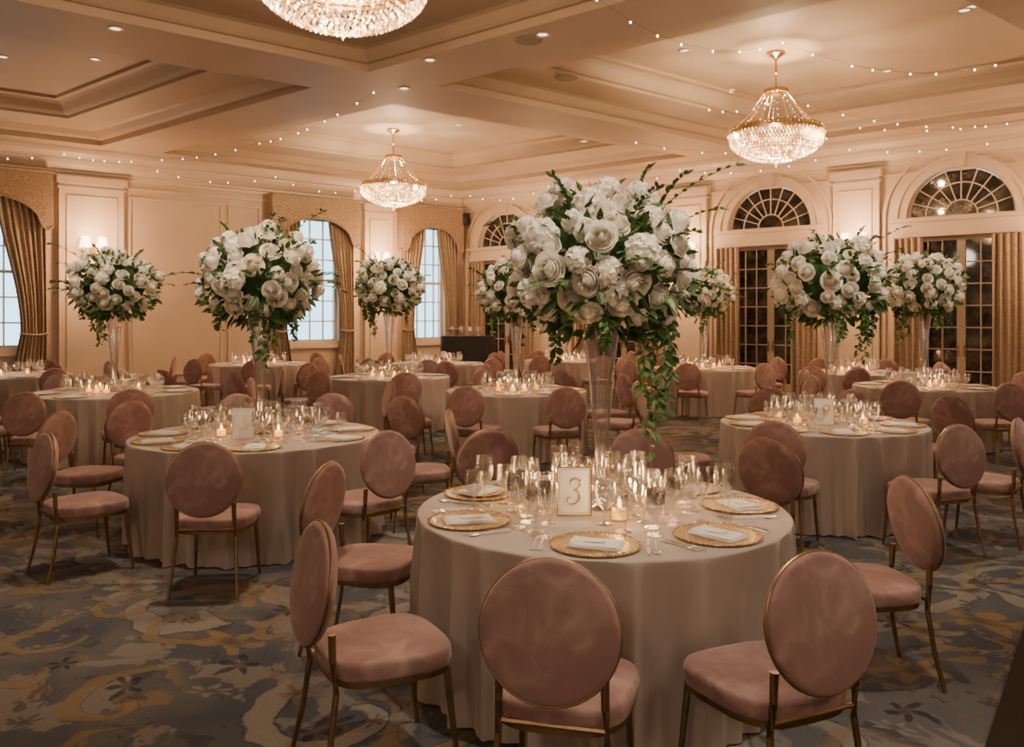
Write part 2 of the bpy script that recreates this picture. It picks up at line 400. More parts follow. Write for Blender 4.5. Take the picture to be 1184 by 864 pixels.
# ------------------------------------------------------------ left windows
for k,(a,b) in enumerate(WINL):
    m=MB(); x0,x1=a+ins,b-ins; z0,z1=1.05,3.95
    m.poly(rect(x0,x1,z0,z1),[rect(x0+.06,x1-.06,z0+.06,z1-.06)],-.18,-.08,TL)
    m.poly(rect(x0-.1,x1+.1,z0-.1,z1+.1),[rect(x0,x1,z0,z1)],0,.04,TL)
    nc,nr=4,6
    for i in range(1,nc): u=x0+(x1-x0)*i/nc; m.poly(rect(u-.014,u+.014,z0+.06,z1-.06),[],-.15,-.11,TL)
    for i in range(1,nr): z=z0+(z1-z0)*i/nr; q=.03 if i==3 else .014; m.poly(rect(x0+.06,x1-.06,z-q,z+q),[],-.152,-.108,TL)
    m.poly(rect(x0-.14,x1+.14,z0-.14,z0-.08),[],0,.1,TL)
    wo=based('window_%d'%(k+1),m,TRIM,kind='structure')
    g=MB(); g.poly(rect(x0+.03,x1-.03,z0+.03,z1-.03),[],-.135,-.13,TL); based('window_pane',g,PANE,parent=wo)
def curtain(T,u0,u1,z0,z1,tie,label,grp,mat=DRAPE,folds=7,d=.14,gm=.5):
    m=MB(); n=folds*10; K=18; vs=[];fs=[]
    for k in range(K+1):
        s=k/K; z=z1+(z0-z1)*s
        g=0
        if tie: g=gm*math.sin(min(s/.68,1)*pi/2)**1.6 if s<.68 else gm-gm*.5*((s-.68)/.32)**.8
        W=(u1-u0)*(1-g); st=u0 if tie<=0 else u1-W
        for i in range(n+1):
            t=i/n; am=.05*(1-.35*g)*(.7+.3*math.sin(5*t+2))
            vs.append(T(st+W*t+.01*math.sin(t*30+s*3),d+am*math.sin(2*pi*folds*t+.5*math.sin(3*s+t*4)),z))
    for k in range(K):
        for i in range(n):
            a=k*(n+1)+i; fs.append((a,a+1,a+n+2,a+n+1))
    m.add(vs,fs)
    if tie:
        s=.68; z=z1+(z0-z1)*s; W=(u1-u0)*(1-gm); st=u0 if tie<=0 else u1-W
        path=[T(st-.02+ (W+.04)*i/10,d+.075*math.sin(pi*i/10)+.01,z+.03*abs(i/5-1)) for i in range(11)]
    c=based('curtain',m,mat,True,label=label,cat='curtain',group=grp)
    if tie:
        q=MB(); q.tube(path,.022,8); based('tieback',q,DAMASK,True,parent=c)
    return c
for k,(a,b) in enumerate(WINL):
    cw=.95 if k==2 else .75
    curtain(TL,a+.08,a+cw,.03,3.99,-1,'bronze patterned drape tied back beside daylight window','window drapes',gm=.5,folds=8 if k==2 else 7)
    curtain(TL,b-.75,b-.08,.03,3.99,1,'bronze patterned drape tied back beside daylight window','window drapes')
    bot=[]
    for i in range(25):
        t=i/24; u=a+(b-a)*t; x=abs(t-.5)*2
        z=3.36+.55*max(0,1-(x/.82)**2)**.5 if x<.82 else 3.36-.07*math.sin((x-.82)/.18*pi)
        bot.append((u,z))
    m=MB(); m.poly(bot+[(b,4.42),(a,4.42)],[],.26,.30,TL)
    m.poly(rect(a,a+.03,3.36,4.42),[],.01,.26,TL); m.poly(rect(b-.03,b,3.36,4.42),[],.01,.26,TL); m.poly(rect(a+.03,b-.03,4.39,4.42),[],.01,.26,TL)
    v=based('valance',m,DAMASK,label='gold damask upholstered pelmet with arched lower edge above window',cat='valance',group='window valances')
    q=MB(); q.tube([TL(u,.305,z) for u,z in bot],.022,6); q.tube([TL(a,.3,4.40),TL(b,.3,4.40)],.025,6)
    based('valance_braid',q,DRAPE,True,parent=v)
# ------------------------------------------------------------ back arches & doors
for k,c in enumerate(ARCH):
    m=MB(); o=arch(c,AR,ZS)
    m.poly(o,[arch(c,AR-.045,ZS+.035)],-.16,-.06,TB)
    for r in(AR*.30,AR*.66): 
        oo=arch(c,r+.011,ZS+.035); ii=arch(c,r-.011,ZS+.035)[::-1]; m.poly(oo+ii,[],-.13,-.09,TB)
    for i in range(1,10):
        w_=pi*i/10; r0=AR*.3
        p0=(c+r0*math.cos(w_),ZS+.035+r0*math.sin(w_)); p1=(c+(AR-.04)*math.cos(w_),ZS+.035+(AR-.06)*math.sin(w_)); nx,nz=-math.sin(w_)*.010,math.cos(w_)*.010
        m.poly([(p0[0]+nx,p0[1]+nz),(p1[0]+nx,p1[1]+nz),(p1[0]-nx,p1[1]-nz),(p0[0]-nx,p0[1]-nz)],[],-.13,-.09,TB)
    wo=based('window_%d'%(k+4),m,TRIM,kind='structure')
    g=MB(); g.poly(arch(c,AR-.03,ZS+.01),[],-.12,-.115,TB); based('window_pane',g,NIGHT,parent=wo)
    m=MB()
    m.poly(arch(c,AR+.16,ZS)+arch(c,AR,ZS)[::-1],[],0,.06,TB); m.poly(arch(c,AR+.2,ZS)+arch(c,AR+.14,ZS)[::-1],[],0,.09,TB)
    m.poly(arch(c,AR+.42,ZS)+arch(c,AR+.36,ZS)[::-1],[],0,.05,TB)
    m.poly(rect(c-AR-.2,c+AR+.2,ZD+.06,ZS),[],0,.1,TB); m.poly(rect(c-AR-.26,c+AR+.26,ZS-.07,ZS),[],0,.17,TB); m.poly(rect(c-AR-.22,c+AR+.22,ZD,ZD+.06),[],0,.13,TB)
    for s in(-1,1): 
        u=sorted((c+s*(AR-.02),c+s*(AR+.14))); m.poly(rect(u[0],u[1],0,ZD),[],0,.06,TB)
        u=sorted((c+s*(AR+.36),c+s*(AR+.42))); m.poly(rect(u[0],u[1],.25,ZS),[],0,.05,TB)
    m.poly([(c-.09,ZS+AR-.02),(c+.09,ZS+AR-.02),(c+.13,ZS+AR+.3),(c-.13,ZS+AR+.3)],[],0,.13,TB)
    trim(m)
    m=MB(); x0,x1=c-AR+.02,c+AR-.02
    g=MB()
    for a,b in((x0,c),(c,x1)):
        m.poly(rect(a,b,.02,ZD),[rect(a+.07,b-.07,.3,ZD-.07)],-.17,-.1,TB)
        for q_ in(1,2): mid=a+.07+(b-a-.14)*q_/3; m.poly(rect(mid-.011,mid+.011,.3,ZD-.07),[],-.15,-.11,TB)
        for i in range(1,7): z=.3+(ZD-.37)*i/7; m.poly(rect(a+.07,b-.07,z-.011,z+.011),[],-.152,-.108,TB)
        g.poly(rect(a+.05,b-.05,.28,ZD-.05),[],-.135,-.13,TB)
    do=based('door_%d'%(k+1),m,DOORP,kind='structure'); based('door_glass',g,NIGHT,parent=do)
    h=MB(); 
    for s in(-1,1): h.poly(rect(c+s*.05-.012,c+s*.05+.012,.95,1.15),[],-.1,-.07,TB)
    based('handle',h,BRASS,parent=do)
    curtain(TB,c-AR-.18,c-AR+.34,.03,ZD-.02,0,'bronze floor-length drape beside french door','door drapes',folds=5,d=.2)
    curtain(TB,c+AR-.34,c+AR+.18,.03,ZD-.02,0,'bronze floor-length drape beside french door','door drapes',folds=5,d=.2)
# ------------------------------------------------------------ lights helper
def light(t,loc,e,col=(1,.72,.46),size=.1,aim=None,**kw):
    d=bpy.data.lights.new('lamp','%s'%t); d.energy=e; d.color=col; d.shadow_soft_size=size
    for k,v in kw.items(): setattr(d,k,v)
    o=bpy.data.objects.new('light_source',d); o.location=loc
    if aim is not None: o.rotation_euler=(Vector(aim)-Vector(loc)).to_track_quat('-Z','Y').to_euler()
    link(o); return o
def sconce(T,u,z=2.98,e=150):
    p=T(u,.12,z); root=ob('wall_sconce',None,p,label='brass wall sconce with two glowing fabric shades on pilaster',cat='wall lamp',group='wall sconces')
    TT=lambda a,b,c:T(u+a,.12+b,z+c)-p
    m=MB(); m.poly(rect(-.05,.05,-.18,.12),[],0,.025,TT)
    for s in(-1,1): m.tube([TT(0,.02,-.05),TT(s*.06,.09,-.1),TT(s*.15,.12,-.06),TT(s*.15,.12,.02)],.011,6)
    ob('bracket',m.mesh('bracket',BRASS,True),parent=root)
    for s in(-1,1):
        q=MB(); q.rev([(.11,0),(.07,.2)],20,Matrix.Translation(TT(s*.15,.12,.03))); ob('lamp_shade',q.mesh('lamp_shade',SHADE,True),parent=root)
    light('POINT',T(u,.75,z+.38),e*.6,(1,.53,.26),.1); light('POINT',T(u,.65,z-.5),e*.4,(1,.53,.26),.1)
sconce(TL,9.03); sconce(TL,2.6); sconce(TL,12.65,e=90)
for c in(3.19,6.67,10.15,13.63): sconce(TB,c)
# ------------------------------------------------------------ chandelier
def tmpl_chandelier():
    P=[]
    m=MB(); m.rev([(0,0),(.13,0),(.13,-.03),(.05,-.07),(.02,-.1),(0,-.1)],24); P.append(('canopy',m.mesh('canopy',GOLD,True)))
    m=MB(); m.tube([(0,0,-.08),(0,0,-.55)],.014,8); m.rev([(0,-.25),(.03,-.28),(0,-.31)],12); P.append(('rod',m.mesh('rod',GOLD,True)))
    o=-.10
    m=MB()
    def ring(r,z,h,w=.012): m.rev([(r-w,z),(r+w,z),(r+w,z+h),(r-w,z+h),(r-w,z)],48)
    ring(.16,-.45+o,.05); ring(.64,-.98+o,.06); ring(.655,-1.01+o,.025); ring(.5,-1.24+o,.01,.005); ring(.34,-1.31+o,.01,.005)
    for i in range(4): m.tube([(0,0,-.40+o),(.16*math.cos(pi*i/2),.16*math.sin(pi*i/2),-.43+o)],.007,6)
    for i in range(8):
        a=2*pi*i/8; ca,sa=math.cos(a),math.sin(a)
        pts=[]
        for k in range(9):
            t=k/8; r=.16+(.64-.16)*t; z=-.43-.52*t-.05*math.sin(pi*t)+o; pts.append((r*ca,r*sa,z))
        m.tube(pts,.009,6)
    P.append(('brass_frame',m.mesh('brass_frame',GOLD,True)))
    m=MB()
    prof=[(.64,-1.03),(.64,-1.06),(.635,-1.09),(.63,-1.12),(.61,-1.15),(.575,-1.18),(.535,-1.21),(.49,-1.237),(.44,-1.26),(.39,-1.282),(.335,-1.30),(.28,-1.317),(.22,-1.332),(.16,-1.345),(.10,-1.355),(.04,-1.36)]
    for row,(rr,z) in enumerate(prof):
        n=max(6,int(2*pi*rr/.047))
        for i in range(n):
            a=2*pi*(i+.5*(row%2))/n; m.octa((rr*math.cos(a),rr*math.sin(a),z+o),.0165,.026)
    for rr,z in((.645,-.94),(.665,-1.005)):
        for i in range(72): a=2*pi*i/72; m.octa((rr*math.cos(a),rr*math.sin(a),z+o),.012,.02)
    for i in range(8):
        a=2*pi*(i+.5)/8
        for k in range(11):
            t=k/10; r=.16+(.62-.16)*t; z=-.45-.48*t-.09*math.sin(pi*t)+o; m.octa((r*math.cos(a),r*math.sin(a),z),.008,.012)
    for k in range(2): m.octa((0,0,-1.39-.03*k+o),.02-.004*k,.03)
    P.append(('crystal_drops',m.mesh('crystal_drops',CRYSTAL)))
    return P
CH=tmpl_chandelier()
for (x,y) in((-1.30,6.5),(3.78,12.1),(-2.4,17.1)):
    P=Vector((x,y,0)); a,b=toab(P); z=ceilz(a,b)
    r=ob('chandelier',None,(x,y,z),label='round brass chandelier with wide shallow bowl of glowing crystal drops',cat='chandelier',group='crystal chandeliers',scale=(1.0,1.0,1.07))
    for n,me in CH:
        o=ob(n,me,parent=r)
        if n=='crystal_drops': o['kind']='stuff'
    light('POINT',(x,y,z-1.36),115,size=.05)
    light('POINT',(x,y,z-.72),150,(1,.62,.33),.05)
for (x,y,e) in((4.3,1.9,100),(-7.6,2.2,110),(-1.5,-2.9,180),(10.4,7.0,100),(2.2,-1.0,110)):  # added fill lights, unseen; no chandeliers hang at these points
    light('POINT',(x,y,3.9),e,(1,.80,.62),.3)
# ------------------------------------------------------------ chair template
def superell(hx,hy,n,p=2.6,taper=.06):
    o=[]
    for i in range(n):
        t=2*pi*i/n; c,s=math.cos(t),math.sin(t)
        x=hx*abs(c)**(2/p)*(1 if c>=0 else -1); y=hy*abs(s)**(2/p)*(1 if s>=0 else -1)
        x*=1+taper*y/hy; o.append((x,y))
    return o
def pad(rings,outl):
    m=MB(); n=len(outl); vs=[];fs=[]
    for sc,z in rings: vs+=[(x*sc,y*sc,z) for x,y in outl]
    for k in range(len(rings)-1):
        for i in range(n): fs.append((k*n+i,k*n+(i+1)%n,(k+1)*n+(i+1)%n,(k+1)*n+i))
    fs.append(list(range(n))[::-1]); fs.append([ (len(rings)-1)*n+i for i in range(n)]); return m.add(vs,fs)
def tmpl_chair():
    P=[]
    so=superell(.232,.232,48,3.4,.08)
    m=pad([(.96,.392),(.99,.395),(1,.405),(1,.437),(.994,.447),(.98,.455),(.94,.460),(.8,.463),(.5,.465),(.2,.466),(.05,.466)],so)
    P.append(('seat',m.mesh('seat',VELVET,True,angle=70)))
    m=pad([(.9,.370),(.97,.370),(.97,.393),(.9,.393)],so); P.append(('seat_frame',m.mesh('seat_frame',BRASS,True)))
    tilt=Matrix.Translation((0,-.262,.705))@Matrix.Rotation(math.radians(-10),4,'X')@Matrix.Rotation(math.radians(90),4,'X')
    el=[(.218*math.cos(2*pi*i/44),.215*math.sin(2*pi*i/44)) for i in range(44)]
    m=pad([(.05,-.034),(.5,-.033),(.85,-.03),(.96,-.023),(1,-.012),(1,.012),(.975,.019),(.93,.022),(.4,.023),(.05,.023)],el)
    m.v=[tilt@p for p in m.v]; P.append(('backrest',m.mesh('backrest',VELVET,True,angle=70)))
    m=MB(); m.tube([tilt@Vector((.2195*math.cos(2*pi*i/44),.2165*math.sin(2*pi*i/44),.004)) for i in range(44)],.0055,8,True)
    P.append(('backrest_frame',m.mesh('backrest_frame',BRASS,True)))
    for s in(-1,1):
        m=MB(); m.tube([(s*.185,.185,.375),(s*.195,.205,.18),(s*.205,.225,0)],lambda t:.0145-.005*t,8); P.append(('leg',m.mesh('front_leg',BRASS,True)))
        m=MB(); m.tube([(s*.165,-.238,.565),(s*.168,-.236,.47),(s*.172,-.225,.36),(s*.185,-.25,.18),(s*.20,-.29,0)],lambda t:.0145-.005*t,8); P.append(('leg',m.mesh('rear_leg',BRASS,True)))
    m=MB(); m.tube([(-.17,-.226,.40),(.17,-.226,.40)],.009,6); P.append(('rail',m.mesh('rail',BRASS,True)))
    return P
CHAIR=tmpl_chair()
TABLES=[(695,3.98,.86),(298,6.47,.92),(950,7.14,.83),(132,10.1,.95),(450,12.6,.9),(597,10.3,.85),(815,14.7,.9),(1068,10.9,.85),
 (505,16.0,.9),(300,15.9,.9),(8,12.9,.9),(1175,9.3,.0),(985,13.6,.8),(655,17.2,.85)]
TAB=[(Vector(((x-592)*d/F,d,0)),r) for x,d,r in TABLES]
TAB[11]=(Vector((6.9,7.3,0)),.88)
chairs=[]
def inroom(p,mg=.5):
    return (p-C).dot(N1)>mg and (p-C).dot(N2)>mg
def addchair(back,ti,jit=3,force=False,yaw=0):
    tc,r=TAB[ti]; d=(back-tc); L=d.length; d.normalize(); L=max(min(L,r+.85),r+(.56 if ti==0 else .575))
    cen=tc+d*(L-.25+abs(yaw)*.0035)
    if not inroom(cen,.75): return
    for q in chairs:
        if (q-cen).length<(.56 if force else .66): return
    for j,(t2,r2) in enumerate(TAB):
        if j!=ti and (t2-cen).length<r2+.42: return
    chairs.append(cen)
    f=-d; ang=math.atan2(f.y,f.x)-pi/2+math.radians(R.uniform(-jit,jit)+yaw)
    root=ob('dining_chair',None,(cen.x,cen.y,0),(0,0,ang),label='round-back dusty rose velvet dining chair with brass legs',cat='chair',group='dining chairs around the banquet tables')
    for n,me in CHAIR: ob(n,me,parent=root)
def chpx(x,ytop,ti,yaw=0):
    d=(H-.917)*F/(ytop-YH); addchair(Vector(((x-592)*d/F,d,0)),ti,force=True,yaw=yaw)
for a in((410,602,0,-12),(642,645,0,0),(916,630,0,0),(1045,553,0,8),(378,535,0,0),(555,493,0,0),(893,504,0,0),(742,494,0,0),
          (242,511,1),(88,498,1),(422,495,1),(66,476,1),(508,474,1),(150,463,1),(470,457,1),(393,452,1),(270,450,1),
          (1090,489,2),(1180,484,2),(776,466,2),(905,484,2),(1128,456,2),(870,441,2),(1010,440,2),
          (540,447,5),(655,448,5),(20,455,3),(150,450,3)): chpx(*a)
for ti,(tc,r) in enumerate(TAB):
    if ti<3 or ti==11: continue
    n=8; off=R.uniform(0,.4)
    for i in range(n):
        w_=2*pi*i/n+off; addchair(tc+Vector((math.cos(w_),math.sin(w_),0))*(r+.6+R.uniform(0,.12)),ti,6)
for w_ in(150,190,230,110): addchair(TAB[11][0]+Vector((math.cos(math.radians(w_)),math.sin(math.radians(w_)),0))*1.5,11)
# ------------------------------------------------------------ tables
ZT=.762
def cloth(r,seed):
    q=random.Random(seed); m=MB(); n=400; vs=[];fs=[]
    nf=q.choice((19,21,23)); ph=[q.uniform(0,6.28) for _ in range(6)]
    rows=[(.3,0),(.7,0),(.93,0),(.985,0)]
    vs.append((0,0,ZT))
    for s,_ in rows: vs+=[(r*s*math.cos(2*pi*i/n),r*s*math.sin(2*pi*i/n),ZT) for i in range(n)]
    ks=[0.003,.012,.03,.07,.13,.2,.3,.4,.5,.6,.7,.8,.9,1.0]
    for s in ks:
        z=ZT-(ZT-.008)*s
        for i in range(n):
            t=2*pi*i/n
            arg=nf*t+ph[0]+1.7*math.sin(3*t+ph[1])+1.2*math.sin(7*t+ph[4])+.3*s*math.sin(5*t+ph[5])
            w=.5-1.7*abs(math.sin(arg/2))**.65
            w=w*.85+.3*math.sin((nf*2+5)*t+ph[2])*s
            w=min(w,.55)
            am=.062*min(1,(s*2.2))**.75*(.45+.55*math.sin(2.5*t+ph[3])**2)+.014*min(1,s*4)
            rr=r*(1-.006*max(0,1-s/.02))+.004+.008*s+am*w
            vs.append((rr*math.cos(t),rr*math.sin(t),z))
    for i in range(n): fs.append((0,1+i,1+(i+1)%n))
    for k in range(len(rows)+len(ks)-1):
        for i in range(n):
            a=1+k*n+i; b_=1+k*n+(i+1)%n; fs.append((a,b_,b_+n,a+n))
    m.add(vs,fs); return m.mesh('tablecloth',CLOTH,True,angle=80)
for ti,(tc,r) in enumerate(TAB):
    root=ob('banquet_table',None,tc,label='round banquet table under floor-length greige tablecloth',cat='table',group='round banquet tables')
    ob('tablecloth',cloth(r,ti+3),parent=root)
    m=MB(); m.rev([(0,0),(.28,0),(.28,.03),(.05,.06),(.05,.7),(r-.14,.7),(r-.14,ZT-.01),(0,ZT-.01)],40); ob('table_base',m.mesh('table_base',DARKWOOD,True),parent=root)
# ------------------------------------------------------------ tableware
def M1(mb,name,mat,smooth=True,angle=40): return mb.mesh(name,mat,smooth,angle=angle)
m=MB(); m.rev([(0,0),(.11,0),(.175,.006),(.178,.008),(.175,.010),(.12,.005),(.115,.004),(0,.004)],48)
for i in range(64):
    a=2*pi*i/64; m.rev([(0,-.004),(.005,-.002),(.0065,.001),(.004,.005),(0,.0058)],6,Matrix.Translation((.178*math.cos(a),.178*math.sin(a),.0085)))
ME_CH=M1(m,'charger_plate',LACE)
m=MB(); m.rev([(0,0),(.07,0),(.108,.008),(.110,.010),(.107,.011),(.075,.004),(0,.004)],40); ME_PL=M1(m,'dinner_plate',CHINA)
def napkin():
    m=MB()
    for k,(w,l,z,ro) in enumerate(((.070,.108,0,0),(.067,.104,.0045,.03),(.062,.098,.009,-.03))):
        NX,NY=8,10; top=[];bot=[]
        for j in range(NY+1):
            for i in range(NX+1):
                x=(i/NX*2-1)*w; y=(j/NY*2-1)*l; e=min(1-abs(i/NX*2-1),1-abs(j/NY*2-1))
                px_=x*math.cos(ro)-y*math.sin(ro); py_=x*math.sin(ro)+y*math.cos(ro)
                th=.0045*min(1,e*5)+.0012*math.sin(y*60+k)*math.sin(x*50)
                top.append((px_,py_,z+max(th,.0005))); bot.append((px_,py_,z))
        fs=[]; N=(NX+1)*(NY+1)
        for j in range(NY):
            for i in range(NX):
                a=j*(NX+1)+i; fs.append((a,a+1,a+NX+2,a+NX+1)); fs.append((N+a,N+a+NX+1,N+a+NX+2,N+a+1))
        bd=[i for i in range(NX+1)]+[j*(NX+1)+NX for j in range(1,NY+1)]+[NY*(NX+1)+i for i in range(NX-1,-1,-1)]+[j*(NX+1) for j in range(NY-1,0,-1)]
        for a,b_ in zip(bd,bd[1:]+bd[:1]): fs.append((a,b_,N+b_,N+a))
        m.add(top+bot,fs)
    m.add([(-.06,.095,.0155),(.06,.095,.0155),(.0,.02,.0150),(-.06,.095,.0135),(.06,.095,.0135),(.0,.02,.0135)],[(0,2,1),(3,4,5),(0,1,4,3),(1,2,5,4),(2,0,3,5)])
    return M1(m,'folded_napkin',WHITE,True,50)
ME_NP=napkin()
ME_MC=M1(MB().poly(rect(-.028,.028,-.042,.042),[],0,.0015,lambda u,d,z:Vector((u,z,d))),'place_card',CARD,False)
def fork():
    m=MB(); m.tube([(0,-.095,.004),(0,-.05,.005),(0,0,.006),(0,.04,.008)],lambda t:.0044-.0012*t,6)
    m.add([(-.011,.045,.008),(.011,.045,.008),(.011,.06,.005),(-.011,.06,.005),(-.004,.035,.009),(.004,.035,.009)],[(0,1,2,3),(4,5,1,0)])
    for i in range(4): x=-.0095+i*.0063; m.box(x-.0018,x+.0018,.058,.098,.004,.0065)
    m.add([(-.004,-.1,.001),(.004,-.1,.001),(.006,-.07,.001),(-.006,-.07,.001),(-.004,-.1,.005),(.004,-.1,.005),(.006,-.07,.006),(-.006,-.07,.006)],[(0,1,2,3),(4,5,6,7),(0,1,5,4),(1,2,6,5),(2,3,7,6),(3,0,4,7)])
    return M1(m,'fork',STEEL)
def knife():
    m=MB(); m.tube([(0,-.11,.004),(0,-.06,.004),(0,-.01,.004)],lambda t:.0064-.001*t,6)
    m.poly([(-.004,-.012),(.006,-.012),(.009,.05),(.006,.1),(-.003,.115),(-.005,.05)],[],.0025,.0045,lambda u,d,z:Vector((u,z,d))); return M1(m,'knife',STEEL)
def spoon():
    m=MB(); m.tube([(0,-.095,.004),(0,0,.005),(0,.045,.006)],lambda t:.0046-.0015*t,6)
    m.rev([(0,.001),(.011,.002),(.016,.006),(.0155,.0065),(.010,.003),(0,.0025)],16,Matrix.Translation((0,.067,0))@Matrix.Diagonal((1,1.5,1,1))); return M1(m,'spoon',STEEL)
ME_FK,ME_KN,ME_SP=fork(),knife(),spoon()
def glassm(name,prof,n=20):
    m=MB(); m.rev(prof,n); return M1(m,name,GLASS,angle=60)
ME_WG=glassm('wine_glass',[(0,.0),(.036,.001),(.034,.004),(.008,.009),(.0045,.02),(.0045,.085),(.012,.098),(.033,.118),(.042,.15),(.042,.172),(.035,.222),(.0335,.222),(.0405,.172),(.0405,.15),(.031,.12),(.006,.103),(0,.1)])
ME_GB=glassm('water_goblet',[(0,.0),(.036,.001),(.034,.005),(.01,.012),(.006,.03),(.010,.045),(.006,.055),(.020,.07),(.038,.095),(.042,.13),(.039,.17),(.0375,.17),(.0405,.13),(.036,.098),(.01,.075),(0,.073)])
ME_TB=glassm('crystal_tumbler',[(0,.0),(.032,.0),(.034,.004),(.038,.095),(.0365,.095),(.032,.01),(0,.008)],16)
ME_FL=glassm('champagne_flute',[(0,.0),(.033,.001),(.031,.004),(.006,.01),(.004,.03),(.004,.09),(.014,.115),(.025,.16),(.024,.225),(.0228,.225),(.0235,.16),(.012,.118),(0,.1)])
def votive():
    P=[]; m=MB(); m.rev([(0,.0),(.03,.0),(.034,.005),(.038,.085),(.0365,.085),(.032,.008),(0,.006)],20); P.append(('glass_cup',M1(m,'glass_cup',GOLDGLASS,angle=60)))
    m=MB(); m.rev([(0,.008),(.028,.008),(.028,.045),(0,.045)],16); P.append(('candle',M1(m,'candle',CANDLE)))
    m=MB(); m.rev([(0,.047),(.006,.053),(.0085,.06),(.005,.074),(0,.086)],10); P.append(('flame',M1(m,'flame',FLAME)))
    return P
VOT=votive()
GL={'wine_glass':(ME_WG,'clear stemmed wine glass on table','glass'),'water_goblet':(ME_GB,'clear short-stemmed cut crystal goblet on table','glass'),
    'crystal_tumbler':(ME_TB,'small clear crystal tumbler on table','glass'),'champagne_flute':(ME_FL,'tall clear champagne flute on table','glass')}
def pl(tc,ang,rad,off=(0,0)):
    c,s=math.cos(ang),math.sin(ang); return tc+Vector((c*(rad)-s*off[0],s*rad+c*off[0],0))
used={}
def tpx(ti,x,y):
    d=(H-ZT)*F/(y-YH); return Vector(((x-592)*d/F,d,0))
SIGN={0:tpx(0,664,597),1:tpx(1,281,508),2:tpx(2,953,492),7:tpx(7,1050,456)}
VOFF={1:Vector((.02,0,0)),2:Vector((.08,0,0))}
plates={}
def ok(ti,p,md):
    s=SIGN.get(ti)
    if s is not None and abs(p.x-s.x)<.12 and s.y-.6<p.y<s.y+.07: return False
    if (p-TAB[ti][0]-VOFF.get(ti,Vector((0,0,0)))).length<.15: return False
    for q in plates.get(ti,[]):
        if (q-p).length<.227: return False
    for q in used.setdefault(ti,[]):
        if (q-p).length<md: return False
    return True
def glass(ti,kind,p,zz=ZT):
    if not ok(ti,p,.094 if ti==0 else .087): return False
    used[ti].append(p.copy()); me,lb,ct=GL[kind]
    ob(kind,me,(p.x,p.y,zz),(0,0,R.uniform(0,6)),label=lb,cat=ct,group='glassware on the banquet tables',scale=1.08 if ti==0 else 1.0); return True
def votiv(ti,p,lit=0):
    for q in used.setdefault(ti,[]):
        if (q-p).length<.092: return
    used[ti].append(p.copy())
    r=ob('votive_candle',None,(p.x,p.y,ZT),label='lit votive candle in gold-tinted glass cup on table',cat='candle',group='votive candles',scale=1.15)
    for n,me in VOT: ob(n,me,parent=r)
    if lit: light('POINT',(p.x,p.y,ZT+.14),lit*1.3,(1,.60,.28),.03)
def setting(ti,deg,lvl):
    tc,r=TAB[ti]; a=math.radians(deg); rr=r-.20; rz=a+pi/2
    p=pl(tc,a,rr); rot=(0,0,rz); plates.setdefault(ti,[]).append(p)
    ob('charger_plate',ME_CH,(p.x,p.y,ZT+.0005),rot,label='gold lace-rimmed charger plate at place setting',cat='plate',group='gold charger plates')
    z=ZT+.0065
    if lvl==2 and deg in(152,40,116): ob('dinner_plate',ME_PL,(p.x,p.y,ZT+.005),rot,label='white china plate resting on gold charger',cat='plate',group='white dinner plates'); z+=.0095
    nr=rz+R.uniform(-.3,.3)+(pi/2 if deg in(262,3,152,248) else 0)
    ob('folded_napkin',ME_NP,(p.x,p.y,z),(0,0,nr),label='folded white linen napkin resting on plate',cat='napkin',group='folded napkins')
    if lvl>=1: ob('place_card',ME_MC,(p.x,p.y,z+.0162),(0,0,nr+.15),label='small ivory place card lying on folded napkin',cat='place card',group='place cards')
    def cut(n,me,off,lb): q=pl(tc,a,rr,(off,)); ob(n,me,(q.x,q.y,ZT),(0,0,a+pi/2+pi),label=lb,cat=n,group='silver cutlery')
    if lvl>=1:
        cut('fork',ME_FK,-.212,'silver fork beside plate on tablecloth'); cut('knife',ME_KN,.208,'silver knife beside plate on tablecloth')
    if lvl==2:
        if deg!=116: cut('fork',ME_FK,-.240,'silver fork beside plate on tablecloth')
        if deg not in(3,78): cut('spoon',ME_SP,.236,'silver spoon beside plate on tablecloth')
for ti,p in SIGN.items(): used[ti]=[p.copy(),p+Vector((.06,0,0)),p+Vector((-.06,0,0))]
for x,y,l in((716,602,1.6),(630,587,.6),(757,583,1.2),(606,580,.8),(764,578,0)): votiv(0,tpx(0,x,y),l)
for x,y,l in((256,505,1.2),(322,506,.8),(350,497,0)): votiv(1,tpx(1,x,y),l)
for x,y,l in((998,491,1.2),(922,490,.8),(900,483,0)): votiv(2,tpx(2,x,y),l)
SET={0:[262,203,152,310,3,42,80,117],1:[248,215,180,140,100,60,20,-20,285],2:[265,225,190,150,110,70,30,-15,305]}
for ti,(tc,r) in enumerate(TAB):
    if ti==11: continue
    if ti>2:
        for i,w_ in enumerate((250,290,20,160,210)): 
            w2=math.radians(w_+R.uniform(-12,12)); votiv(ti,tc+Vector((math.cos(w2),math.sin(w2),0))*.27,1.5 if i==0 else 0)
    degs=SET.get(ti) or [i*51.4+R.uniform(0,6) for i in range(7)]
    lvl=2 if ti==0 else 1 if ti<3 else 0
    if ti in(4,6,8,9,10,12,13): degs=[i*60+17 for i in range(6)]
    for d in degs: setting(ti,d,lvl)
    for deg in degs:
        a=math.radians(deg); g=r-.44
        for k,o in (('wine_glass',.0),('water_goblet',.1),('water_goblet',-.1)):
            q=pl(tc,a,g+R.uniform(-.03,.01),(o+R.uniform(-.01,.01),)); glass(ti,k,q)
